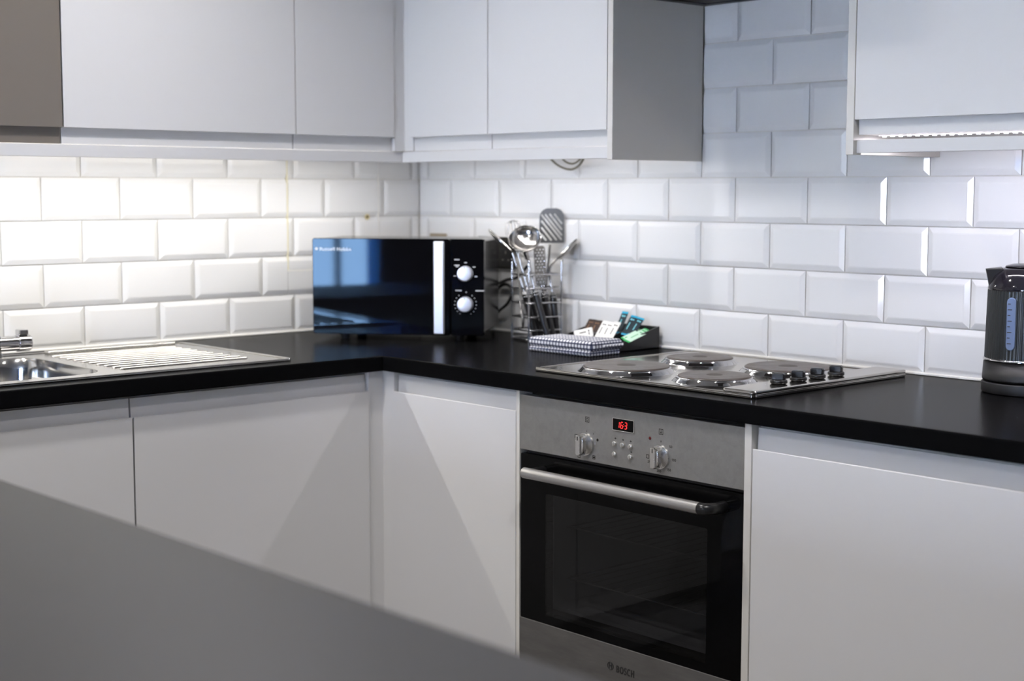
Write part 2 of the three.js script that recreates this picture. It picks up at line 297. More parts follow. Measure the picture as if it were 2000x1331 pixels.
// worktops
const BOWL = [0.125, 1.245, 0.515, 1.62];
{ const s = new THREE.Shape(); for (const [i, [x, z]] of [[0.001, 0.001], [2.885, 0.001], [2.885, D1], [D2, D1], [D2, BAR_Z - 0.001], [0.001, BAR_Z - 0.001]].entries()) i ? s.lineTo(x, -z) : s.moveTo(x, -z);
  s.holes.push(roundRect(BOWL[0] - 0.006, -BOWL[3] - 0.006, BOWL[2] + 0.006, -BOWL[1] + 0.006, 0.06, THREE.Path));
  single('worktop', planarUV(slab(s, UNDER, TOP, 0.0035)), mat.worktop, 'black L-shaped worktop running round the corner under sink, microwave and hob', 'worktop'); }
{ const s = new THREE.Shape(); s.moveTo(0.001, -BAR_Z); s.lineTo(3.0, -BAR_Z); s.lineTo(3.0, -2.5); s.lineTo(0.001, -2.5);
  single('breakfast_bar_top', planarUV(slab(s, UNDER, TOP, 0.0035)), mat.barTop, 'dark grey breakfast bar worktop in the blurred foreground', 'worktop'); }
[['pale cabinet under the breakfast bar nearest the sink run', 0.66], ['pale cabinet under the breakfast bar facing the oven', 1.24], ['pale cabinet under the breakfast bar facing the kettle', 1.82], ['pale cabinet at the open end of the breakfast bar', 2.4]].forEach(([label, x]) => {
  const o = baseUnit(label, 0.575, [x + 0.575, 0, 2.495], Math.PI, mat.door, 0.583, 'cabinets under the breakfast bar'); void o; });
single('plinth', box(0.66, 2.975, 0.001, 0.149, 1.965, 1.98), mat.door, 'pale plinth under the breakfast bar', 'plinth');

// ---------------------------------------------------------------- sink and tap
{
  const o = thing('kitchen_sink', 'stainless steel inset sink with ribbed drainer', 'sink', [0, TOP, 0]);
  const s = roundRect(0.078, -1.78, 0.566, -0.826, 0.012); s.holes.push(roundRect(BOWL[0], -BOWL[3], BOWL[2], -BOWL[1], 0.07, THREE.Path));
  part('deck', planarUV(slab(s, 0.0002, 0.004, 0.0012)), mat.sinkSteel, o);
  const ring = (i, y) => roundRect(BOWL[0] + i, -BOWL[3] + i, BOWL[2] - i, -BOWL[1] - i, 0.07 - i * 0.4).getSpacedPoints(72).map((p) => [p.x, y, -p.y]);
  const rings = [ring(0, 0.0025), ring(0.003, -0.004), ring(0.006, -0.02), ring(0.012, -0.14), ring(0.03, -0.158), ring(0.07, -0.163)], pos = [];
  for (let r = 0; r + 1 < rings.length; r++) for (let i = 0; i < 72; i++) { const a = rings[r][i], b = rings[r][i + 1], c = rings[r + 1][i + 1], d = rings[r + 1][i]; pos.push(...a, ...b, ...c, ...a, ...c, ...d); }
  const last = rings.at(-1); for (let i = 0; i < 72; i++) pos.push(...last[i], ...last[i + 1], 0.32, -0.164, -(-1.43));
  const g = new THREE.BufferGeometry(); g.setAttribute('position', new THREE.Float32BufferAttribute(pos, 3)); g.computeVertexNormals();
  const bm = mat.sinkSteel.clone(); bm.side = THREE.DoubleSide; part('bowl', toCreasedNormals(g, 0.7), bm, o);
  const rim = roundRect(0.078, -1.78, 0.566, -0.826, 0.012); rim.holes.push(roundRect(0.088, -1.77, 0.556, -0.836, 0.01, THREE.Path));
  part('rim', slab(rim, 0.0035, 0.0062, 0.0012), mat.sinkSteel, o);
  part('back_ledge', box(0.092, 0.118, 0.0035, 0.0115, 0.86, 1.19, 0.004), mat.sinkSteel, o);
  for (let i = 0; i < 10; i++) { const x = 0.165 + i * 0.0355, zs = 0.895 + (i % 2) * 0.004, ze = 1.20;
    const c = new THREE.CapsuleGeometry(0.006, ze - zs, 6, 14).rotateX(Math.PI / 2).scale(1, 0.7, 1).translate(x, 0.0035, (zs + ze) / 2); part('drainer_ridge', c, mat.ridgeSteel, o); }
  part('overflow', new THREE.TorusGeometry(0.008, 0.003, 8, 20).rotateZ(Math.PI / 2).translate(BOWL[2] - 0.008, -0.012, 1.36), mat.chrome, o);
}
{
  const c = at(34, 671, 'x', 0.10), o = thing('mixer_tap', 'chrome mixer tap beside the drainer', 'tap', [0.10, TOP + 0.0042, c.z + 0.062]);
  const cy = c.y - TOP - 0.004;
  part('column', [new THREE.CylinderGeometry(0.021, 0.024, cy + 0.02, 32).translate(0, (cy + 0.02) / 2, 0), new THREE.CylinderGeometry(0.0245, 0.025, 0.008, 32).translate(0, 0.004, 0)], mat.chrome, o);
  part('valve_body', new THREE.CylinderGeometry(0.0175, 0.0175, 0.05, 32).rotateX(Math.PI / 2).translate(0, cy, -0.035), mat.chrome, o);
  const h = part('handle', lathe([[0, 0], [0.019, 0], [0.0195, 0.002], [0.0195, 0.028], [0.0175, 0.031], [0, 0.031]], 40).rotateX(-Math.PI / 2).translate(0, cy, -0.06), mat.chrome, o);
  part('lever', plate(roundRect(-0.011, 0, 0.011, 0.013, 0.003), -0.012, 0.012, 0.003).rotateY(Math.PI / 2).translate(0, cy + 0.018, -0.073), mat.chrome, h);
  part('spout', tube([[0, cy, 0], [0, cy + 0.02, 0.03], [0.01, cy + 0.08, 0.10], [0.06, cy + 0.12, 0.15], [0.10, cy + 0.10, 0.18], [0.105, cy + 0.07, 0.182]], 0.013, 40, 14), mat.chrome, o);
}

// ---------------------------------------------------------------- lettering
const bold = await new FontLoader().loadAsync('fonts/droid/droid_sans_bold.typeface.json');
const regular = await new FontLoader().loadAsync('fonts/droid/droid_sans_regular.typeface.json');
function text(str, size, depth, font = bold, width = 0) {
  const g = new TextGeometry(str, { font, size, depth, curveSegments: 3, bevelEnabled: false }); g.computeBoundingBox();
  if (width) g.scale(width / (g.boundingBox.max.x - g.boundingBox.min.x), 1, 1); return g;
}

// ---------------------------------------------------------------- oven
{
  const X0 = 1.0706, Y0 = 0.2704, W = 0.594;
  const o = thing('built_in_oven', 'stainless steel and black glass built-in electric oven', 'oven', [X0, Y0, 0]);
  const lx = (u, v) => { const p = at(u, v, 'z', FRONT); return [p.x - X0, p.y - Y0]; };
  part('body', [box(0.012, W - 0.012, 0.135, 0.598, 0.06, 0.10), box(0.012, 0.03, 0.135, 0.598, 0.10, 0.56), box(W - 0.03, W - 0.012, 0.135, 0.598, 0.10, 0.56), box(0.012, W - 0.012, 0.45, 0.598, 0.10, 0.578), box(0.012, W - 0.012, 0.002, 0.135, 0.06, 0.578)], mat.mattBlack, o);
  part('cavity', [box(0.06, W - 0.06, 0.14, 0.44, 0.16, 0.17), box(0.05, 0.06, 0.14, 0.44, 0.16, 0.56), box(W - 0.06, W - 0.05, 0.14, 0.44, 0.16, 0.56), box(0.06, W - 0.06, 0.14, 0.148, 0.17, 0.56), box(0.06, W - 0.06, 0.432, 0.44, 0.17, 0.56)], mat.ovenInside, o);
  for (const [y, n] of [[0.205, 14], [0.315, 14]]) {
    const bars = [tube([[0.075, y, 0.535], [W - 0.075, y, 0.535]], 0.0022, 4, 6), tube([[0.075, y, 0.2], [0.075, y, 0.535]], 0.0022, 4, 6), tube([[W - 0.075, y, 0.2], [W - 0.075, y, 0.535]], 0.0022, 4, 6)];
    for (let i = 1; i < n; i++) { const x = 0.075 + (W - 0.15) * i / n; bars.push(tube([[x, y, 0.2], [x, y, 0.535]], 0.0012, 3, 5)); }
    part('rack', bars, std(0.2, 0.2, 0.2, 0.4, { metalness: 0.8 }), o);
  }
  // control panel
  const panelMap = canvasTex(2048, 396, (c, w, h) => {
    c.fillStyle = '#959390'; c.fillRect(0, 0, w, h);
    let q = 11; const r = () => (q = (q * 16807) % 2147483647) / 2147483647;
    for (let i = 0; i < 2600; i++) { const a = 0.008 + 0.014 * r(); c.fillStyle = r() > 0.5 ? `rgba(60,58,54,${a})` : `rgba(190,188,184,${a})`; c.beginPath(); c.ellipse(r() * w, r() * h, 6 + 46 * r(), 4 + 18 * r(), r() * 3, 0, 7); c.fill(); }
    for (let i = 0; i < 160; i++) { c.fillStyle = `rgba(50,48,46,${0.04 + 0.08 * r()})`; c.fillRect(r() * w, r() * h, 1 + 14 * r(), 1 + 2 * r()); }
    const X = (u, v) => { const [a, b] = lx(u, v); return [a / W * w, (1 - (b - 0.4798) / 0.1152) * h]; };
    c.strokeStyle = '#26241f'; c.fillStyle = '#26241f'; c.lineWidth = 4;
    const sq = (u, v, k = 16) => { const [x, y] = X(u, v); c.strokeRect(x - k, y - k, 2 * k, 2 * k); return [x, y]; };
    let [x, y] = sq(1147, 820, 17); c.beginPath(); c.arc(x, y, 9, 0.5, 5.6); c.stroke(); c.fillRect(x + 3, y - 4, 8, 4);
    [x, y] = sq(1291, 844, 17); c.fillRect(x - 2, y - 12, 5, 16); c.beginPath(); c.arc(x, y + 6, 6, 0, 7); c.fill();
    [x, y] = sq(1125, 852, 11); [x, y] = sq(1131, 891, 11); [x, y] = sq(1160, 894, 11); c.fillRect(x - 11, y - 4, 22, 9);
    [x, y] = X(1167, 860); c.beginPath(); c.arc(x, y, 10, 0, 7); c.fill(); c.fillRect(...X(1146, 842).map((k) => k - 2), 4, 10); c.fillRect(...X(1159, 847).map((k) => k - 2), 4, 10);
    [x, y] = sq(1265, 892, 11); c.font = 'bold 30px sans-serif'; c.textAlign = 'center';
    for (const [t, u, v] of [['50', 1310, 876], ['100', 1316, 902], ['150', 1306, 921], ['200', 1287, 923], ['250', 1269, 905]]) { const [a, b] = X(u, v); c.font = 'bold 24px sans-serif'; c.fillText(t, a, b); }
    c.fillRect(...X(1291, 862).map((k) => k - 3), 6, 12);
    for (const [u, v] of [[1202, 857], [1217, 860], [1232, 863], [1233, 884]]) { const [a, b] = X(u, v); c.fillRect(a - 8, b - 3, 16, 5); c.fillRect(a - 3, b - 8, 5, 14); }
  });
  const pm = std(1, 1, 1, 0.46, { metalness: 0.5, map: panelMap });
  const pg = box(0, W, 0.4798, 0.595, FRONT - 0.022, FRONT, 0.0012), pp = pg.attributes.position, pu = pg.attributes.uv;
  for (let i = 0; i < pp.count; i++) pu.setXY(i, pp.getX(i) / W, (pp.getY(i) - 0.4798) / 0.1152);
  part('control_panel', pg, pm, o);
  { const [x0, y1] = lx(1198, 817), [x1, y0] = lx(1238, 845.5);
    const d = part('display', plate(roundRect(x0, y0, x1, y1, 0.002), FRONT + 0.0002, FRONT + 0.0012, 0.0003), mat.blackGlass, o);
    const fr = roundRect(x0 - 0.0018, y0 - 0.0018, x1 + 0.0018, y1 + 0.0018, 0.003); fr.holes.push(roundRect(x0, y0, x1, y1, 0.002, THREE.Path));
    part('display_frame', plate(fr, FRONT + 0.0001, FRONT + 0.0018, 0.0004), mat.knobSteel, o);
    const segs = { a: [[0, 1], [1, 1]], b: [[1, 1], [1, 0.5]], c: [[1, 0.5], [1, 0]], d: [[1, 0], [0, 0]], e: [[0, 0], [0, 0.5]], f: [[0, 0.5], [0, 1]], g: [[0, 0.5], [1, 0.5]] };
    const red = glow(1, 0.03, 0.03, 1.6), H = 0.0122, Wd = 0.0055, list = [];
    const put = (chars, x) => { for (const ch of chars) { const [[ax, ay], [bx, by]] = segs[ch]; const sk = (yy) => 0.0012 * yy; const vert = ax === bx; const p0 = [x + ax * Wd + sk(ay), y0 + 0.0045 + ay * H], p1 = [x + bx * Wd + sk(by), y0 + 0.0045 + by * H];
      const xa = Math.min(p0[0], p1[0]), xb = Math.max(p0[0], p1[0]), ya = Math.min(p0[1], p1[1]), yb = Math.max(p0[1], p1[1]);
      list.push(vert ? box((xa + xb) / 2 - 0.0008, (xa + xb) / 2 + 0.0008, ya + 0.0006, yb - 0.0006, FRONT + 0.0012, FRONT + 0.0015) : box(xa + 0.0005, xb - 0.0005, ya - 0.0008, ya + 0.0008, FRONT + 0.0012, FRONT + 0.0015)); } };
    const c = x0 + 0.0165; put('bc', c - 0.0055); put('acdefg', c + 0.004); put('abcdg', c + 0.0145);
    for (const dy of [0.0085, 0.0125]) list.push(box(c + 0.0115, c + 0.0128, y0 + dy - 0.0005, y0 + dy + 0.0008, FRONT + 0.0012, FRONT + 0.0015));
    part('digits', list, red, d); }
  for (const [u, v] of [[1144, 868], [1290, 893]]) {
    const [x, y] = lx(u, v); const k = part('knob', new THREE.CylinderGeometry(0.0225, 0.0235, 0.004, 40).rotateX(Math.PI / 2).translate(x, y, FRONT + 0.0025), mat.knobSteel, o);
    part('knob_grip', [lathe([[0, 0.020], [0.017, 0.019], [0.0205, 0.016], [0.0215, 0.004]], 40).rotateX(Math.PI / 2).scale(0.55, 1, 1).translate(x, y, FRONT), plate(roundRect(-0.0065, -0.0205, 0.0065, 0.0205, 0.004), 0.004, 0.024, 0.0022).translate(x, y, FRONT)], mat.knobSteel, k);
    part('pointer', box(x - 0.001, x + 0.001, y + 0.010, y + 0.018, FRONT + 0.0236, FRONT + 0.0243), mat.printDark, k);
  }
  for (const [u, v] of [[1201, 867], [1217, 870], [1232, 873], [1201, 887], [1232, 893]]) { const [x, y] = lx(u, v); part('button', lathe([[0, 0.0055], [0.0042, 0.005], [0.0055, 0.0036], [0.0058, 0]], 24).rotateX(Math.PI / 2).translate(x, y, FRONT), mat.knobSteel, o); }
  { const [x, y] = lx(1269.5, 856.5); part('indicator_lamp', new THREE.SphereGeometry(0.0032, 16, 10).scale(1, 1, 0.5).translate(x, y, FRONT), std(0.12, 0.005, 0.008, 0.2), o); }
  // door
  const D0 = 0.1200, D1y = 0.4715, fz = FRONT - 0.001;
  const [wx0, wy1] = lx(1065, 965), [wx1, wy0] = [lx(1381, 1035)[0], lx(1065, 1203)[1]];
  const ds = roundRect(0.002, D0, W - 0.002, D1y, 0.002); ds.holes.push(roundRect(wx0, wy0, wx1, wy1, 0.004, THREE.Path));
  const door = part('door', plate(ds, fz - 0.022, fz), mat.blackGlass, o);
  part('window_pane', box(wx0, wx1, wy0, wy1, fz - 0.002, fz - 0.0001), std(0.52, 0.52, 0.53, 0.02, { specularIntensity: 0.6, transmission: 1, thickness: 0 }), door);
  part('vent_slot', box(0.01, W - 0.01, 0.4725, 0.4795, FRONT - 0.03, FRONT - 0.012), mat.mattBlack, o);
  const hz = FRONT + 0.044, ha = at(1021, 925, 'z', hz), hb = at(1366, 991.5, 'z', hz), hy = (ha.y + hb.y) / 2 - Y0;
  const bar = part('handle', rod(new THREE.Vector3(ha.x - X0 + 0.004, hy, hz), new THREE.Vector3(hb.x - X0, hy, hz), 0.0112, 0.0112, 28), mat.handleSteel, door);
  for (const [x, s] of [[ha.x - X0 + 0.004, -1], [hb.x - X0, 1]]) {
    const e = new THREE.Vector3(x, hy, hz);
    const path = s > 0 ? [[0, 0], [0.010, -0.001], [0.018, -0.010], [0.021, -0.026], [0.021, -0.0445]] : [[0.012, -0.004], [0.012, -0.02], [0.012, -0.0445]];
    part('handle_bracket', tube(path.map(([dx, dz]) => e.clone().add(new THREE.Vector3(dx, 0, dz))), s > 0 ? 0.0113 : 0.0095, 24, 18), mat.blackPlastic, bar);
  }
  // lower trim with maker's mark
  part('lower_trim', box(0, W, 0, 0.1192, FRONT - 0.02, FRONT, 0.001), mat.ovenSteel, o);
  const [bx, by] = lx(1203, 1306.5), tw = lx(1237.5, 1318)[0] - bx;
  part('lettering', text('BOSCH', 0.0142, 0.0006, bold, tw).translate(bx, by - 0.0072, FRONT), mat.printDark, o);
  const [mx, my] = lx(1192.5, 1301), mr = 0.0078;
  part('maker_mark', [new THREE.TorusGeometry(mr, 0.0007, 6, 28), box(-0.0042, -0.0026, -0.006, 0.006, -0.0004, 0.0004), box(0.0026, 0.0042, -0.006, 0.006, -0.0004, 0.0004), box(-0.0042, 0.0042, -0.0009, 0.0009, -0.0004, 0.0004)].map((g) => g.translate(mx, my, FRONT + 0.0004)), mat.printDark, o);
}

// ---------------------------------------------------------------- hob
{
  const o = thing('electric_hob', 'stainless steel hob with four solid hot plates and black knobs', 'hob', [0, TOP, 0]);
  const hx0 = 1.065, hx1 = 1.648, hz0 = 0.055, hz1 = 0.558;
  part('base', planarUV(slab(roundRect(hx0, -hz1, hx1, -hz0, 0.01), 0.0002, 0.0072, 0.002)), mat.steel, o);
  part('control_strip', planarUV(slab(roundRect(1.572, -hz1, hx1, -hz0, 0.009), 0.0065, 0.0152, 0.0035)), mat.steel, o);
  const edge = roundRect(hx0, -hz1, hx1, -hz0, 0.01); edge.holes.push(roundRect(hx0 + 0.008, -hz1 + 0.008, 1.575, -hz0 - 0.008, 0.008, THREE.Path));
  part('rim', slab(edge, 0.0065, 0.0088, 0.001), mat.steel, o);
  for (const [x, z, r] of [[1.236, 0.455, 0.0895], [1.236, 0.222, 0.0725], [1.464, 0.447, 0.0725], [1.471, 0.220, 0.0895]]) {
    const p = part('hot_plate', lathe([[0, 0.0190], [r * 0.22, 0.0190], [r * 0.25, 0.0202], [r - 0.004, 0.0202], [r - 0.001, 0.0190], [r, 0.0168], [r, 0.011]], 72).translate(x, 0, z), mat.iron, o);
    part('plate_centre', new THREE.CylinderGeometry(r * 0.215, r * 0.215, 0.0006, 40).translate(x, 0.0193, z), mat.ironCentre, p);
    part('plate_skirt', lathe([[r - 0.0005, 0.0170], [r + 0.0026, 0.0166], [r + 0.0034, 0.0145], [r + 0.0036, 0.0135], [r + 0.0065, 0.0118], [r + 0.0098, 0.0078], [r + 0.0115, 0.0072]], 72).translate(x, 0, z), mat.chrome, p);
  }
  for (const [u, v] of [[1505, 747], [1542, 741.5], [1580, 736.5], [1613.5, 731]]) {
    const c = at(u, v, 'y', TOP + 0.0165), k = part('knob', lathe([[0.0135, 0], [0.0165, 0.002], [0.0165, 0.0065], [0.0145, 0.0085], [0, 0.0085]], 36).translate(1.612, 0.0155, c.z), mat.blackPlastic, o);
    part('knob_grip', plate(roundRect(-0.0125, 0, 0.0125, 0.0135, 0.004), -0.0075, 0.0075, 0.002).rotateY(0.35).translate(1.612, 0.0225, c.z), mat.blackPlastic, k);
  }
}

// ---------------------------------------------------------------- microwave
{
  const A = new THREE.Vector3(0.207, 0, 0.519), B = new THREE.Vector3(0.551, 0, 0.243), th = Math.atan2(0.276, 0.344);
  const Fc = A.clone().add(B).multiplyScalar(0.5), n = new THREE.Vector3(Math.sin(th), 0, Math.cos(th));
  const W = 0.441, H = 0.2425, y0 = 0.016, dep = 0.24, org = Fc.clone().addScaledVector(n, -dep / 2 - 0.02);
  const o = thing('microwave', 'black glass microwave with silver handle and two silver dials', 'microwave', [org.x, TOP, org.z], th);
  const f = dep / 2 + 0.02, k = 0.441 / 335;                       // f: front face in local z; k: metres a photo pixel
  const lx = (u) => (u - 779.5) * k, ly = (v) => y0 + (655 - v) / 188 * H;
  part('body', box(-W / 2 + 0.004, W / 2 - 0.004, y0 + 0.003, y0 + H - 0.002, -f + 0.02, f - 0.019, 0.006), std(0.10, 0.10, 0.105, 0.18, { metalness: 0.4 }), o);
  const split = lx(882);
  const dr = part('door', plate(roundRect(-W / 2, y0, split - 0.0012, y0 + H, 0.006), f - 0.018, f, 0.0015), mat.microwaveGlass, o);
  part('control_panel', plate(roundRect(split + 0.0012, y0, W / 2, y0 + H, 0.006), f - 0.018, f - 0.001, 0.0015), mat.microwaveGlass, o);
  part('handle', box(lx(851.5), lx(871.5), y0 + 0.004, y0 + H - 0.006, f + 0.0002, f + 0.014, 0.003), mat.silver, dr);
  const tx = text('Russell Hobbs', 0.0082, 0.0004, regular, lx(688) - lx(626)); part('lettering', tx.translate(lx(626), ly(491.5), f), mat.printWhite, dr);
  part('maker_mark', [new THREE.TorusGeometry(0.0028, 0.0009, 6, 20), new THREE.CylinderGeometry(0.0012, 0.0012, 0.0006, 12).rotateX(Math.PI / 2)].map((g) => g.translate(lx(620.5), ly(488), f + 0.0004)), mat.printWhite, dr);
  const fr = roundRect(-W / 2 + 0.0005, y0 + 0.0005, W / 2 - 0.0005, y0 + H - 0.0005, 0.006); fr.holes.push(roundRect(-W / 2 + 0.003, y0 + 0.003, W / 2 - 0.003, y0 + H - 0.003, 0.005, THREE.Path));
  part('frame', plate(fr, f - 0.022, f - 0.0185), mat.blackPlastic, o);
  for (const [u, v] of [[911.5, 534], [911.5, 593.5]]) {
    const x = lx(u), y = ly(v);
    const kb = part('dial', lathe([[0, 0.017], [0.0165, 0.017], [0.0185, 0.0155], [0.0195, 0.002], [0.0195, 0]], 48).rotateX(Math.PI / 2).translate(x, y, f - 0.001), mat.silver, o);
    part('dial_pointer', box(x - 0.0008, x + 0.0008, y + 0.012, y + 0.018, f + 0.0159, f + 0.0164), mat.printDark, kb);
    const ticks = []; const N = v > 560 ? 17 : 5;
    for (let i = 0; i < N; i++) { const a = (v > 560 ? (-60 + i * 300 / (N - 1)) : (-15 + i * 52)) * Math.PI / 180; const px = x + 0.0275 * Math.cos(a + (v > 560 ? 0 : 0)), py = y + 0.0275 * Math.sin(a); if (v > 560 && a > 1.2 && a < 1.9) continue; ticks.push(v > 560 ? box(px - 0.0012, px + 0.0012, py - 0.0008, py + 0.0008, f - 0.001, f - 0.0006) : box(px - 0.0034, px + 0.0034, py - 0.0009, py + 0.0009, f - 0.001, f - 0.0006)); }
    part('dial_marks', ticks, mat.printWhite, o).userData.kind = 'stuff';
  }
  part('dial_marks', [[890, 507, 10], [890, 518, 10], [892, 567, 12], [931, 567, 17], [912, 570, 2]].map(([u, v, w]) => box(lx(u), lx(u + w), ly(v) - 0.0011, ly(v) + 0.0011, f - 0.001, f - 0.0006)), mat.printWhite, o).userData.kind = 'stuff';
  for (const [x, z] of [[-0.15, f - 0.05], [0.15, f - 0.05], [-0.15, -f + 0.06], [0.15, -f + 0.06]]) part('foot', new THREE.CylinderGeometry(0.014, 0.012, y0 + 0.003, 20).translate(x, (y0 + 0.003) / 2 + 0.0002, z), mat.mattBlack, o);
}

// ---------------------------------------------------------------- sockets and cables
{
  const p = at(977, 494, 'z', 0.0095), o = thing('double_socket', 'black double wall socket between microwave and utensil basket', 'socket', [p.x, p.y, 0.0088]);
  part('plate', plate(roundRect(-0.085, -0.043, 0.062, 0.043, 0.004), 0.0002, 0.007, 0.0015), std(0.03, 0.029, 0.026, 0.3, { metalness: 0.5 }), o);
  for (const x of [-0.045, 0.03]) { part('insert', box(x - 0.022, x + 0.022, -0.034, 0.012, 0.0065, 0.0085, 0.001), mat.blackPlastic, o);
    part('pin_holes', [[0, 0.002, 0.004, 0.008], [-0.011, -0.018, 0.0065, 0.004], [0.011, -0.018, 0.0065, 0.004]].map(([dx, dy, w, h]) => box(x + dx - w / 2, x + dx + w / 2, dy - h / 2, dy + h / 2, 0.0083, 0.0088)), std(0.2, 0.19, 0.17, 0.6), o);
    part('switch', box(x - 0.006, x + 0.006, 0.02, 0.034, 0.0065, 0.010, 0.001), mat.blackPlastic, o); }
  const q = at(858, 457, 'z', 0.0095);
  const f = thing('fused_spur', 'brass topped fused spur plate on the tiles behind the microwave', 'socket', [q.x, q.y, 0.0088]);
  part('plate', plate(roundRect(-0.034, -0.085, 0.034, 0.001, 0.004), 0.0002, 0.008, 0.0015), std(0.36, 0.30, 0.22, 0.35, { metalness: 0.4 }), f);
  part('fuse_carrier', box(-0.012, 0.012, -0.06, -0.03, 0.0075, 0.010, 0.001), mat.blackPlastic, f);
}
const W3 = (u, v, z) => at(u, v, 'z', z);
single('appliance_cable', tube([W3(950, 552, 0.022), W3(960, 553, 0.024), W3(975, 553, 0.028), W3(990, 547, 0.03), W3(1012, 541, 0.03), W3(1030, 520, 0.02)], 0.0042, 40, 10), mat.blackPlastic, 'black cable running level behind the utensil basket', 'cable');
single('appliance_cable', tube([W3(962, 640, 0.013), W3(965, 624, 0.014), W3(975, 608, 0.026), W3(992, 592, 0.028), W3(1000, 573, 0.026), W3(995, 559, 0.024), W3(983, 556, 0.020), W3(970, 567, 0.018), W3(965, 580, 0.013), W3(961, 588, 0.013)], 0.0044, 60, 10), mat.blackPlastic, 'black looped cable hanging beside the microwave', 'cable');
{
  const q = (u, v, z) => at(u, v, 'z', z);
  single('light_cable', [tube([q(1062, 290, 0.05), q(1078, 313, 0.05), q(1095, 326, 0.05), q(1117, 331, 0.05), q(1132, 322, 0.05), q(1145, 300, 0.05)], 0.0028, 40, 8), tube([q(1090, 296, 0.06), q(1102, 314, 0.06), q(1118, 320, 0.06), q(1132, 312, 0.06), q(1142, 292, 0.06)], 0.0026, 32, 8)], std(0.16, 0.15, 0.12, 0.5), 'looped grey cable hanging below the wall cabinet', 'cable');
}

// ---------------------------------------------------------------- utensil basket and utensils
const CAM_TURN = Math.atan2(-fwd.x, -fwd.z);
{
  const c0 = new THREE.Vector3(0.617, 0, 0.153), e1 = new THREE.Vector3(0.24, 0, -0.971).normalize(), e2 = new THREE.Vector3(-0.971, 0, -0.24).normalize(), S1 = 0.103, S2 = 0.095;
  const ctr = c0.clone().addScaledVector(e1, S1 / 2).addScaledVector(e2, S2 / 2);
  const o = thing('utensil_basket', 'square chrome wire basket holding kitchen utensils', 'basket', [ctr.x, TOP, ctr.z], Math.atan2(-e1.z, e1.x) );
  const rr = 0.0028, loop = (y) => { const pts = []; const q = roundRect(-S1 / 2, -S2 / 2, S1 / 2, S2 / 2, 0.016).getSpacedPoints(56); for (const p of q.slice(0, -1)) pts.push(new THREE.Vector3(p.x, y, p.y)); return new THREE.TubeGeometry(new THREE.CatmullRomCurve3(pts, true), 112, 0.0025, 8, true); };
  [0.004, 0.027, 0.0605, 0.0965, 0.1325, 0.1675].forEach((y) => part('ring', loop(y), mat.chrome, o));
  for (const [sx, sz] of [[-1, 1], [1, 1], [-1, -1], [1, -1]]) {
    const x = sx * (S1 / 2 - 0.004), z = sz * (S2 / 2 - 0.004);
    part('upright', [new THREE.CylinderGeometry(rr, rr, 0.2, 10).translate(x, 0.1015, z), new THREE.SphereGeometry(0.0042, 12, 8).translate(x, 0.2025, z)], mat.chrome, o);
  }
  const grid = []; for (let i = -3; i <= 3; i++) { grid.push(new THREE.CylinderGeometry(0.0012, 0.0012, S2, 6).rotateX(Math.PI / 2).translate(i * 0.014, 0.004, 0)); }
  part('bottom_grid', grid, mat.chrome, o);
}
function utensil(name, label, dist, neck, join, bottom, head, dNeck = dist, shaftR = 0.0032, mid = null) {   // photo pixels of neck, top of handle, end of handle
  const J = deep(...join, dist), E = deep(...bottom, dist), Nk = deep(...neck, dNeck), o = thing(name, label, 'utensil', [E.x, E.y, E.z], 0, 'utensils in the wire basket');
  const q = (p) => p.clone().sub(E);
  part('shaft', tube(mid ? [q(J), q(deep(...mid, dist)), q(Nk)] : [q(J), q(J).lerp(q(Nk), 0.5), q(Nk)], shaftR, 24, 10), mat.utensil, o);
  if (bottom[2] !== 0) { part('handle', [rod(q(E), q(J), 0.0078, 0.0088, 18), new THREE.SphereGeometry(0.0078, 16, 10).translate(0, 0, 0)], mat.blackPlastic, o);
    part('ferrule', rod(q(J).lerp(q(E), 0.06), q(J).add(q(Nk).sub(q(J)).setLength(0.008)), 0.0092, 0.006, 18), mat.chrome, o); }
  head(o, q);
}
const tilt = (g, tx, tz) => g.rotateZ(tz).rotateX(tx).rotateY(CAM_TURN);
utensil('soup_ladle', 'shiny steel soup ladle with deep round bowl', 3.75, [1030, 499], [1046, 572], [1068, 652], (o, q) => {
  const c = q(deep(1025, 466, 3.72)), R = 0.0405;
  const g = lathe([[0, -R * 0.62], [R * 0.45, -R * 0.58], [R * 0.8, -R * 0.38], [R * 0.97, -R * 0.12], [R, 0], [R * 1.04, 0.001], [R * 0.99, 0.002], [R * 0.955, -R * 0.1], [R * 0.78, -R * 0.34], [R * 0.43, -R * 0.54], [0, -R * 0.575]], 56);
  part('bowl', tilt(g, 0.86, 0.12).translate(c.x, c.y, c.z), mat.utensil, o);
  part('neck', tube([q(deep(1030, 505, 3.75)), q(deep(1027, 497, 3.74)), q(deep(1025, 488, 3.735))], 0.006, 12, 10), mat.utensil, o);
});
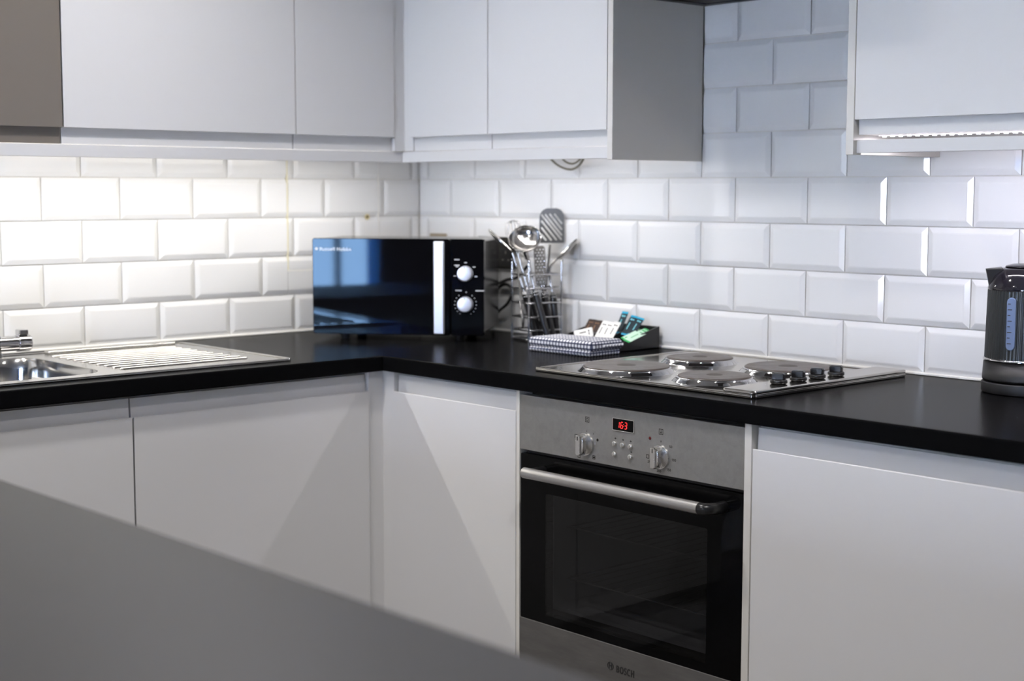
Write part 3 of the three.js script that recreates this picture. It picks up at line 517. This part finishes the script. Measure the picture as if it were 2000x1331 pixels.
utensil('slotted_turner', 'grey steel slotted turner standing tallest in the basket', 3.82, [1074, 478], [1066, 575], [1056, 655], (o, q) => {
  const c = q(deep(1078, 441, 3.82)), w = 0.0325, h = 0.0445, s = new THREE.Shape();
  s.moveTo(-w * 0.9, -h); s.lineTo(w * 0.9, -h); s.quadraticCurveTo(w, -h, w, -h * 0.86); s.lineTo(w * 0.96, h * 0.45); s.quadraticCurveTo(w * 0.9, h * 0.93, w * 0.35, h); s.lineTo(-w * 0.35, h); s.quadraticCurveTo(-w * 0.9, h * 0.93, -w * 0.98, h * 0.45); s.lineTo(-w, -h * 0.86); s.quadraticCurveTo(-w, -h, -w * 0.9, -h);
  for (const [x0, y0, x1, y1] of [[-0.026, 0.027, 0.0235, -0.0345], [-0.0165, 0.0275, 0.0245, -0.0235], [-0.005, 0.0285, 0.0245, -0.009], [0.007, 0.0285, 0.0245, 0.0065], [-0.026, 0.011, 0.011, -0.0355], [-0.026, -0.006, -0.002, -0.0365], [-0.026, -0.0235, -0.0155, -0.0365]]) {
    const a = Math.atan2(y1 - y0, x1 - x0), r = 0.0024, p = new THREE.Path(); p.absarc(x0, y0, r, a + Math.PI / 2, a + Math.PI * 1.5, false); p.absarc(x1, y1, r, a - Math.PI / 2, a + Math.PI / 2, false); p.closePath(); s.holes.push(p); }
  part('blade', tilt(plate(s, -0.0008, 0.0008), 0, 0).translate(c.x, c.y, c.z), std(0.23, 0.235, 0.25, 0.35, { metalness: 0.8 }), o);
});
const spoonBowl = (len, wid, deepness) => { const g = new THREE.SphereGeometry(1, 28, 16, 0, Math.PI * 2, Math.PI / 2, Math.PI / 2); g.scale(wid, deepness, len); const b = g.clone().scale(0.95, 0.82, 0.96); const ix = b.index.array; for (let i = 0; i < ix.length; i += 3) { const t = ix[i]; ix[i] = ix[i + 1]; ix[i + 1] = t; } b.computeVertexNormals(); return merge([g, b]); };
function aimed(g, a, b, roll = 0) { const d = new THREE.Vector3().subVectors(b, a), qn = new THREE.Quaternion().setFromUnitVectors(new THREE.Vector3(0, 0, 1), d.clone().normalize()); g.rotateZ(roll); g.applyQuaternion(qn); const m = a.clone().add(b).multiplyScalar(0.5); return g.translate(m.x, m.y, m.z); }
function aimedN(g, a, b, nrm) { const z = new THREE.Vector3().subVectors(b, a).normalize(), y = nrm.clone().addScaledVector(z, -nrm.dot(z)).normalize(), x = new THREE.Vector3().crossVectors(y, z); g.applyMatrix4(new THREE.Matrix4().makeBasis(x, y, z)); const m = a.clone().add(b).multiplyScalar(0.5); return g.translate(m.x, m.y, m.z); }
const edgeOn = (a, b, lean) => new THREE.Vector3().crossVectors(fwd, new THREE.Vector3().subVectors(b, a).normalize()).multiplyScalar(lean > 0 ? 1 : -1).addScaledVector(fwd, -Math.abs(lean)).normalize();
utensil('serving_spoon', 'steel serving spoon leaning towards the microwave', 3.78, [1001, 494], [1026, 576], [1044, 652], (o, q) => {
  const a = q(deep(1001, 492, 3.78)), b = q(deep(955, 447, 3.80)); part('bowl', aimedN(spoonBowl(a.distanceTo(b) / 2, 0.024, 0.009), a, b, edgeOn(a, b, 0.12)), mat.utensil, o);
});
utensil('basting_spoon', 'steel spoon leaning out towards the hob', 3.80, [1087, 506], [1080, 577], [1088, 652], (o, q) => {
  const a = q(deep(1087, 506, 3.80)), b = q(deep(1127, 467, 3.78)); part('bowl', aimedN(spoonBowl(a.distanceTo(b) / 2, 0.026, 0.010), a, b, edgeOn(a, b, -0.15)), mat.utensil, o);
}, 3.80, 0.003, [1074, 524]);
utensil('balloon_whisk', 'fine wire whisk behind the soup ladle', 3.82, [1012, 495], [1034, 576], [1052, 650], (o, q) => {
  const a = q(deep(1012, 495, 3.82)), b = q(deep(1001, 431, 3.83)), ax = b.clone().sub(a), len = ax.length(); ax.normalize();
  const sideV = new THREE.Vector3().crossVectors(ax, fwd).normalize(), back = new THREE.Vector3().crossVectors(ax, sideV);
  for (let i = 0; i < 5; i++) { const t = i * Math.PI / 5, s = sideV.clone().multiplyScalar(Math.cos(t)).addScaledVector(back, Math.sin(t)), at2 = (k, w) => a.clone().addScaledVector(ax, len * k).addScaledVector(s, w);
    part('wire', tube([at2(0, 0.003), at2(0.35, 0.014), at2(0.7, 0.023), at2(0.93, 0.016), at2(1, 0), at2(0.93, -0.013), at2(0.7, -0.02), at2(0.35, -0.014), at2(0, -0.003)], 0.0009, 40, 6), mat.utensil, o); }
});
utensil('hand_grater', 'flat perforated steel grater amid the utensils', 3.78, [1057, 556], [1062, 577], [1080, 655], (o, q) => {
  const c = q(deep(1055, 519, 3.78)), s = roundRect(-0.0145, -0.05, 0.0145, 0.05, 0.008);
  for (let j = 0; j < 12; j++) for (let i = -1; i <= 1; i++) { const p = new THREE.Path(); p.absarc(i * 0.008 + (j % 2 ? 0.002 : -0.002), -0.042 + j * 0.0075, 0.0019, 0, Math.PI * 2, true); s.holes.push(p); }
  part('blade', tilt(plate(s, -0.0006, 0.0006), -0.1, 0.06).translate(c.x, c.y, c.z), std(0.33, 0.31, 0.29, 0.35, { metalness: 0.85 }), o);
});
{ // bright spoon standing head down at the front of the basket
  const E = deep(1019, 640, 3.745), o = thing('dessert_spoon', 'bright steel spoon standing bowl down inside the basket', 'utensil', [E.x, E.y, E.z], 0, 'utensils in the wire basket'), q = (p) => p.clone().sub(E);
  part('bowl', aimed(spoonBowl(0.026, 0.0155, 0.007), q(deep(1018, 600, 3.745)), q(deep(1020, 646, 3.745)), 0.9), mat.utensil, o);
  part('stem', tube([q(deep(1017, 602, 3.745)), q(deep(1016, 572, 3.75)), q(deep(1010, 515, 3.76))], 0.0028, 24, 8), mat.utensil, o);
}

// ---------------------------------------------------------------- tea towel
const gingham = canvasTex(128, 128, (c, w, h) => {
  c.fillStyle = '#ecedf2'; c.fillRect(0, 0, w, h); c.fillStyle = 'rgba(18,24,52,0.74)';
  for (let i = 0; i < 4; i++) { c.fillRect(i * 32, 0, 12, h); c.fillRect(0, i * 32, w, 12); }
});
gingham.wrapS = gingham.wrapT = THREE.RepeatWrapping;
{
  const o = thing('tea_towel', 'folded navy and white checked tea towel in front of the sachet tray', 'towel', [0.862, TOP, 0.232], 0.02);
  const cloth = std(1, 1, 1, 0.9, { map: gingham, sheen: 0.3 });
  const layer = (x0, x1, y0, y1, z0, z1, r, k) => {
    const g = new RoundedBoxGeometry(x1 - x0, y1 - y0, z1 - z0, 8, r).translate((x0 + x1) / 2, (y0 + y1) / 2, (z0 + z1) / 2);
    const p = g.attributes.position;
    for (let i = 0; i < p.count; i++) { const x = p.getX(i), y = p.getY(i), z = p.getZ(i); const lift = (y - y0) / (y1 - y0); p.setY(i, Math.max(0.0004, y + lift * (0.0022 * noise.noise(x * 30, z * 30, k) - 0.10 * Math.max(0, -x - 0.06) * (y / 0.038)))); p.setZ(i, z + 0.0022 * noise.noise(x * 22, y * 60, k + 3)); p.setX(i, x + 0.002 * noise.noise(z * 40, y * 70, k + 6)); }
    g.computeVertexNormals(); return planarUV(g, 1 / 0.040);
  };
  part('bottom_fold', layer(-0.103, 0.100, 0.0004, 0.0125, -0.052, 0.0555, 0.006, 1), cloth, o);
  part('top_fold', layer(-0.105, 0.107, 0.0110, 0.0370, -0.056, 0.057, 0.0125, 3), cloth, o);
  part('tucked_edge', layer(0.060, 0.110, 0.0200, 0.0262, -0.050, 0.020, 0.003, 5), cloth, o);
}

// ---------------------------------------------------------------- sachet tray
{
  const o = thing('sachet_tray', 'black sloping tray of drink sachets against the tiles', 'tray', [0.835, TOP, 0.095]);
  const side = (x) => { const s = new THREE.Shape(); s.moveTo(-0.072, 0); s.lineTo(0.072, 0); s.lineTo(0.072, 0.053); s.lineTo(-0.072, 0.018); s.closePath(); return plate(s, -0.0016, 0.0016).rotateY(Math.PI / 2).translate(x, 0.0004, 0); };
  const M = mat.blackPlastic;
  part('side', side(-0.102), M, o); part('side', side(0.102), M, o); part('divider', side(0.030).scale(1, 0.94, 0.98), M, o); part('divider', side(-0.035).scale(1, 0.94, 0.98), M, o);
  part('back', box(-0.1036, 0.1036, 0.0004, 0.053, -0.074, -0.071), M, o); part('front', box(-0.1036, 0.1036, 0.0004, 0.018, 0.071, 0.074), M, o); part('floor', box(-0.1036, 0.1036, 0.0004, 0.003, -0.0715, 0.0715), M, o);
}
const printed = (base, band, ink) => canvasTex(64, 256, (c, w, h) => { c.fillStyle = base; c.fillRect(0, 0, w, h); c.fillStyle = band; c.fillRect(0, 0, w, 26); c.fillRect(0, h - 20, w, 20); c.fillStyle = ink; c.fillRect(14, 44, 12, 20); c.fillRect(30, 48, 18, 14); c.fillRect(20, 92, 8, 90); });
const sachetMat = {
  white: std(1, 1, 1, 0.55, { map: printed('#e6e6e2', '#d6d7d4', '#4a4a4c') }),
  teal: std(1, 1, 1, 0.4, { map: printed('#12262f', '#1c9fc4', '#7fd0dd') }),
  brown: std(1, 1, 1, 0.45, { map: printed('#33231b', '#1d1410', '#8c6a4c') }),
  green: std(1, 1, 1, 0.45, { map: printed('#cfeedb', '#2fae5c', '#33a860') }),
};
function sachet(kind, label, group, foot, head, width) {   // foot and head: the middle of its lower and upper ends
  const len = foot.distanceTo(head), g = new RoundedBoxGeometry(width, len, 0.0042, 3, 0.002), p = g.attributes.position, uv = g.attributes.uv;
  for (let i = 0; i < p.count; i++) { const v = p.getY(i) / len, w = p.getX(i) / width; p.setZ(i, p.getZ(i) * (0.25 + 1.5 * Math.max(0, 0.5 - Math.abs(v)) * (1 - 2 * w * w))); uv.setXY(i, w + 0.5, v + 0.5); }
  g.computeVertexNormals();
  const m = single('drink_sachet', g, sachetMat[kind], label, 'sachet', group), y = head.clone().sub(foot).normalize(), z = new THREE.Vector3(0.45, 0.55, 0.7); z.addScaledVector(y, -z.dot(y)).normalize();
  m.quaternion.setFromRotationMatrix(new THREE.Matrix4().makeBasis(new THREE.Vector3().crossVectors(y, z), y, z)); m.position.copy(foot).add(head).multiplyScalar(0.5);
}
const zp = (u, v, z) => at(u, v, 'z', z);
[[1166, 663, 1185, 627], [1177, 664, 1195, 629], [1188, 664, 1207, 629]].forEach(([a, b, c, d], i) => sachet('white', ['white paper sugar sachet at the towel end of the fan', 'white paper sugar sachet in the middle of the fan', 'white paper sugar sachet beside the teal ones'][i], 'white sugar sachets', zp(a, b, 0.142 - i * 0.004), zp(c, d, 0.085 - i * 0.004), 0.0175));
sachet('white', 'crumpled white sachet lying flat above the towel', undefined, zp(1122, 656, 0.150), zp(1158, 648, 0.120), 0.026);
[[1205, 652, 1222, 609], [1219, 655, 1240, 617], [1231, 656, 1253, 621]].forEach(([a, b, c, d], i) => sachet('teal', ['teal ended coffee sachet standing highest behind the white ones', 'teal ended coffee sachet between two other teal ones', 'teal ended coffee sachet above the green sachets'][i], 'teal coffee sachets', zp(a, b, 0.085), zp(c, d, 0.022 + i * 0.006), i ? 0.0175 : 0.0165));
[[1143, 653, 1158, 624], [1154, 655, 1170, 626]].forEach(([a, b, c, d], i) => sachet('brown', ['dark brown drink sachet next to the utensil basket', 'dark brown drink sachet right behind the white fan'][i], 'brown drink sachets', zp(a, b, 0.105), zp(c, d, 0.045), 0.02));
[[1222, 667, 1262, 647], [1218, 664, 1255, 645], [1226, 664, 1266, 644]].forEach(([a, b, c, d], i) => sachet('green', ['pale green striped sachet at the front of its stack', 'pale green striped sachet in the middle of its stack', 'pale green striped sachet at the back of its stack'][i], 'green sachets', zp(a, b, 0.155 - i * 0.012).add(new THREE.Vector3(0, i * 0.001, 0)), zp(c, d, 0.055 - i * 0.012), 0.018));

// ---------------------------------------------------------------- kettle
{
  const o = thing('electric_kettle', 'glossy black ribbed electric kettle with chrome band', 'kettle', [1.9325, TOP, 0.098]);
  const R = 0.0805;
  part('power_base', lathe([[0, 0.0005], [R - 0.003, 0.0005], [R + 0.0005, 0.003], [R + 0.001, 0.02], [R - 0.002, 0.0225], [0, 0.0225]], 72), mat.mattBlack, o);
  part('foot_band', lathe([[0, 0.0245], [R - 0.0015, 0.0245], [R - 0.0005, 0.028], [R - 0.0025, 0.0615], [0, 0.0615]], 72), mat.mattBlack, o);
  part('chrome_band', lathe([[R - 0.0035, 0.0612], [R - 0.001, 0.062], [R - 0.0012, 0.066], [R - 0.0045, 0.067]], 72), mat.chrome, o);
  const body = new THREE.CylinderGeometry(0.0735, R - 0.0042, 0.128, 360, 8, true), bp = body.attributes.position;
  const wa = 0.10;                                             // where the water gauge sits
  for (let i = 0; i < bp.count; i++) { const x = bp.getX(i), z = bp.getZ(i), a = Math.atan2(x, z), k = 1 + 0.011 * Math.max(0, Math.cos(a * 72)); bp.setX(i, x * k); bp.setZ(i, z * k); }
  body.computeVertexNormals(); part('body', body.translate(0, 0.131, 0), std(0.012, 0.015, 0.017, 0.34), o);
  part('shoulder', lathe([[0.0738, 0.1945], [0.0745, 0.198], [0.0725, 0.206], [0.066, 0.222], [0.055, 0.233], [0.046, 0.2365], [0, 0.238]], 72), std(0.010, 0.009, 0.013, 0.08), o);
  part('lid', lathe([[0, 0.2445], [0.03, 0.2435], [0.043, 0.240], [0.0445, 0.2368], [0, 0.2368]], 60), std(0.012, 0.011, 0.016, 0.12), o);
  const gy0 = 0.086, gy1 = 0.184, gs = roundRect(-0.0085, gy0, 0.0085, gy1, 0.0084);
  const gauge = part('water_gauge', plate(gs, 0.0, 0.004, 0.0012).translate(0, 0, 0.0755).rotateY(wa), std(0.16, 0.22, 0.36, 0.12, { clearcoat: 1 }), o);
  const marks = []; for (let i = 0; i < 8; i++) marks.push(box(-0.006, i % 2 ? -0.001 : 0.002, gy0 + 0.012 + i * 0.0105, gy0 + 0.0135 + i * 0.0105, 0.0794, 0.0798)); part('gauge_marks', merge(marks).rotateY(wa), mat.printDark, gauge);
  const sp = new THREE.Shape(); sp.moveTo(0.05, 0.205); sp.lineTo(0.0725, 0.2005); sp.lineTo(0.0795, 0.2335); sp.lineTo(0.05, 0.2365); sp.closePath();
  const spout = plate(sp, -0.016, 0.016, 0.002), spp = spout.attributes.position;
  for (let i = 0; i < spp.count; i++) { const t = (spp.getX(i) - 0.05) / 0.032; spp.setZ(i, spp.getZ(i) * (1.5 - t)); }
  spout.computeVertexNormals(); part('spout', spout.rotateY(3.71), mat.blackPlastic, o);
  part('handle', tube([[0.045, 0.232, 0], [0.09, 0.236, 0], [0.125, 0.215, 0], [0.128, 0.16, 0], [0.12, 0.09, 0], [0.078, 0.05, 0]], 0.0115, 48, 14).rotateY(0.49), mat.blackPlastic, o);
}

// ---------------------------------------------------------------- far room, seen only mirrored in the microwave glass
{
  const o = thing('armchair', 'black high backed armchair in the far room', 'armchair', [3.68, 0, 6.4], Math.PI);
  const M = std(0.008, 0.008, 0.01, 0.7);
  part('backrest', box(-0.42, 0.42, 0.3, 1.22, -0.36, -0.16, 0.09), M, o); part('seat', box(-0.34, 0.34, 0.12, 0.44, -0.15, 0.42, 0.05), M, o);
  for (const s of [-1, 1]) { part('armrest', box(s > 0 ? 0.345 : -0.46, s > 0 ? 0.46 : -0.345, 0.1, 0.62, -0.15, 0.42, 0.05), M, o); for (const z of [-0.26, 0.36]) part('leg', new THREE.CylinderGeometry(0.02, 0.016, 0.3, 14).translate(s * 0.36, 0.1505, z).scale(1, z < 0 ? 1 : 0.4, 1), M, o); }
}
{
  const cloth = std(0.05, 0.28, 0.62, 0.95, { transmission: 0.5, thickness: 0, side: THREE.DoubleSide });
  for (const [x0, x1, label] of [[3.53, 4.0, 'blue curtain drawn back beside the black armchair']]) {
    const g = new THREE.PlaneGeometry(x1 - x0, 2.2, 80, 1), p = g.attributes.position;
    for (let i = 0; i < p.count; i++) p.setZ(i, 0.03 * Math.sin(p.getX(i) * 75));
    g.computeVertexNormals(); single('curtain', g.translate((x0 + x1) / 2, 1.15, RZ - 0.06), cloth, label, 'curtain');
  }
}
renderer.render(scene, camera);
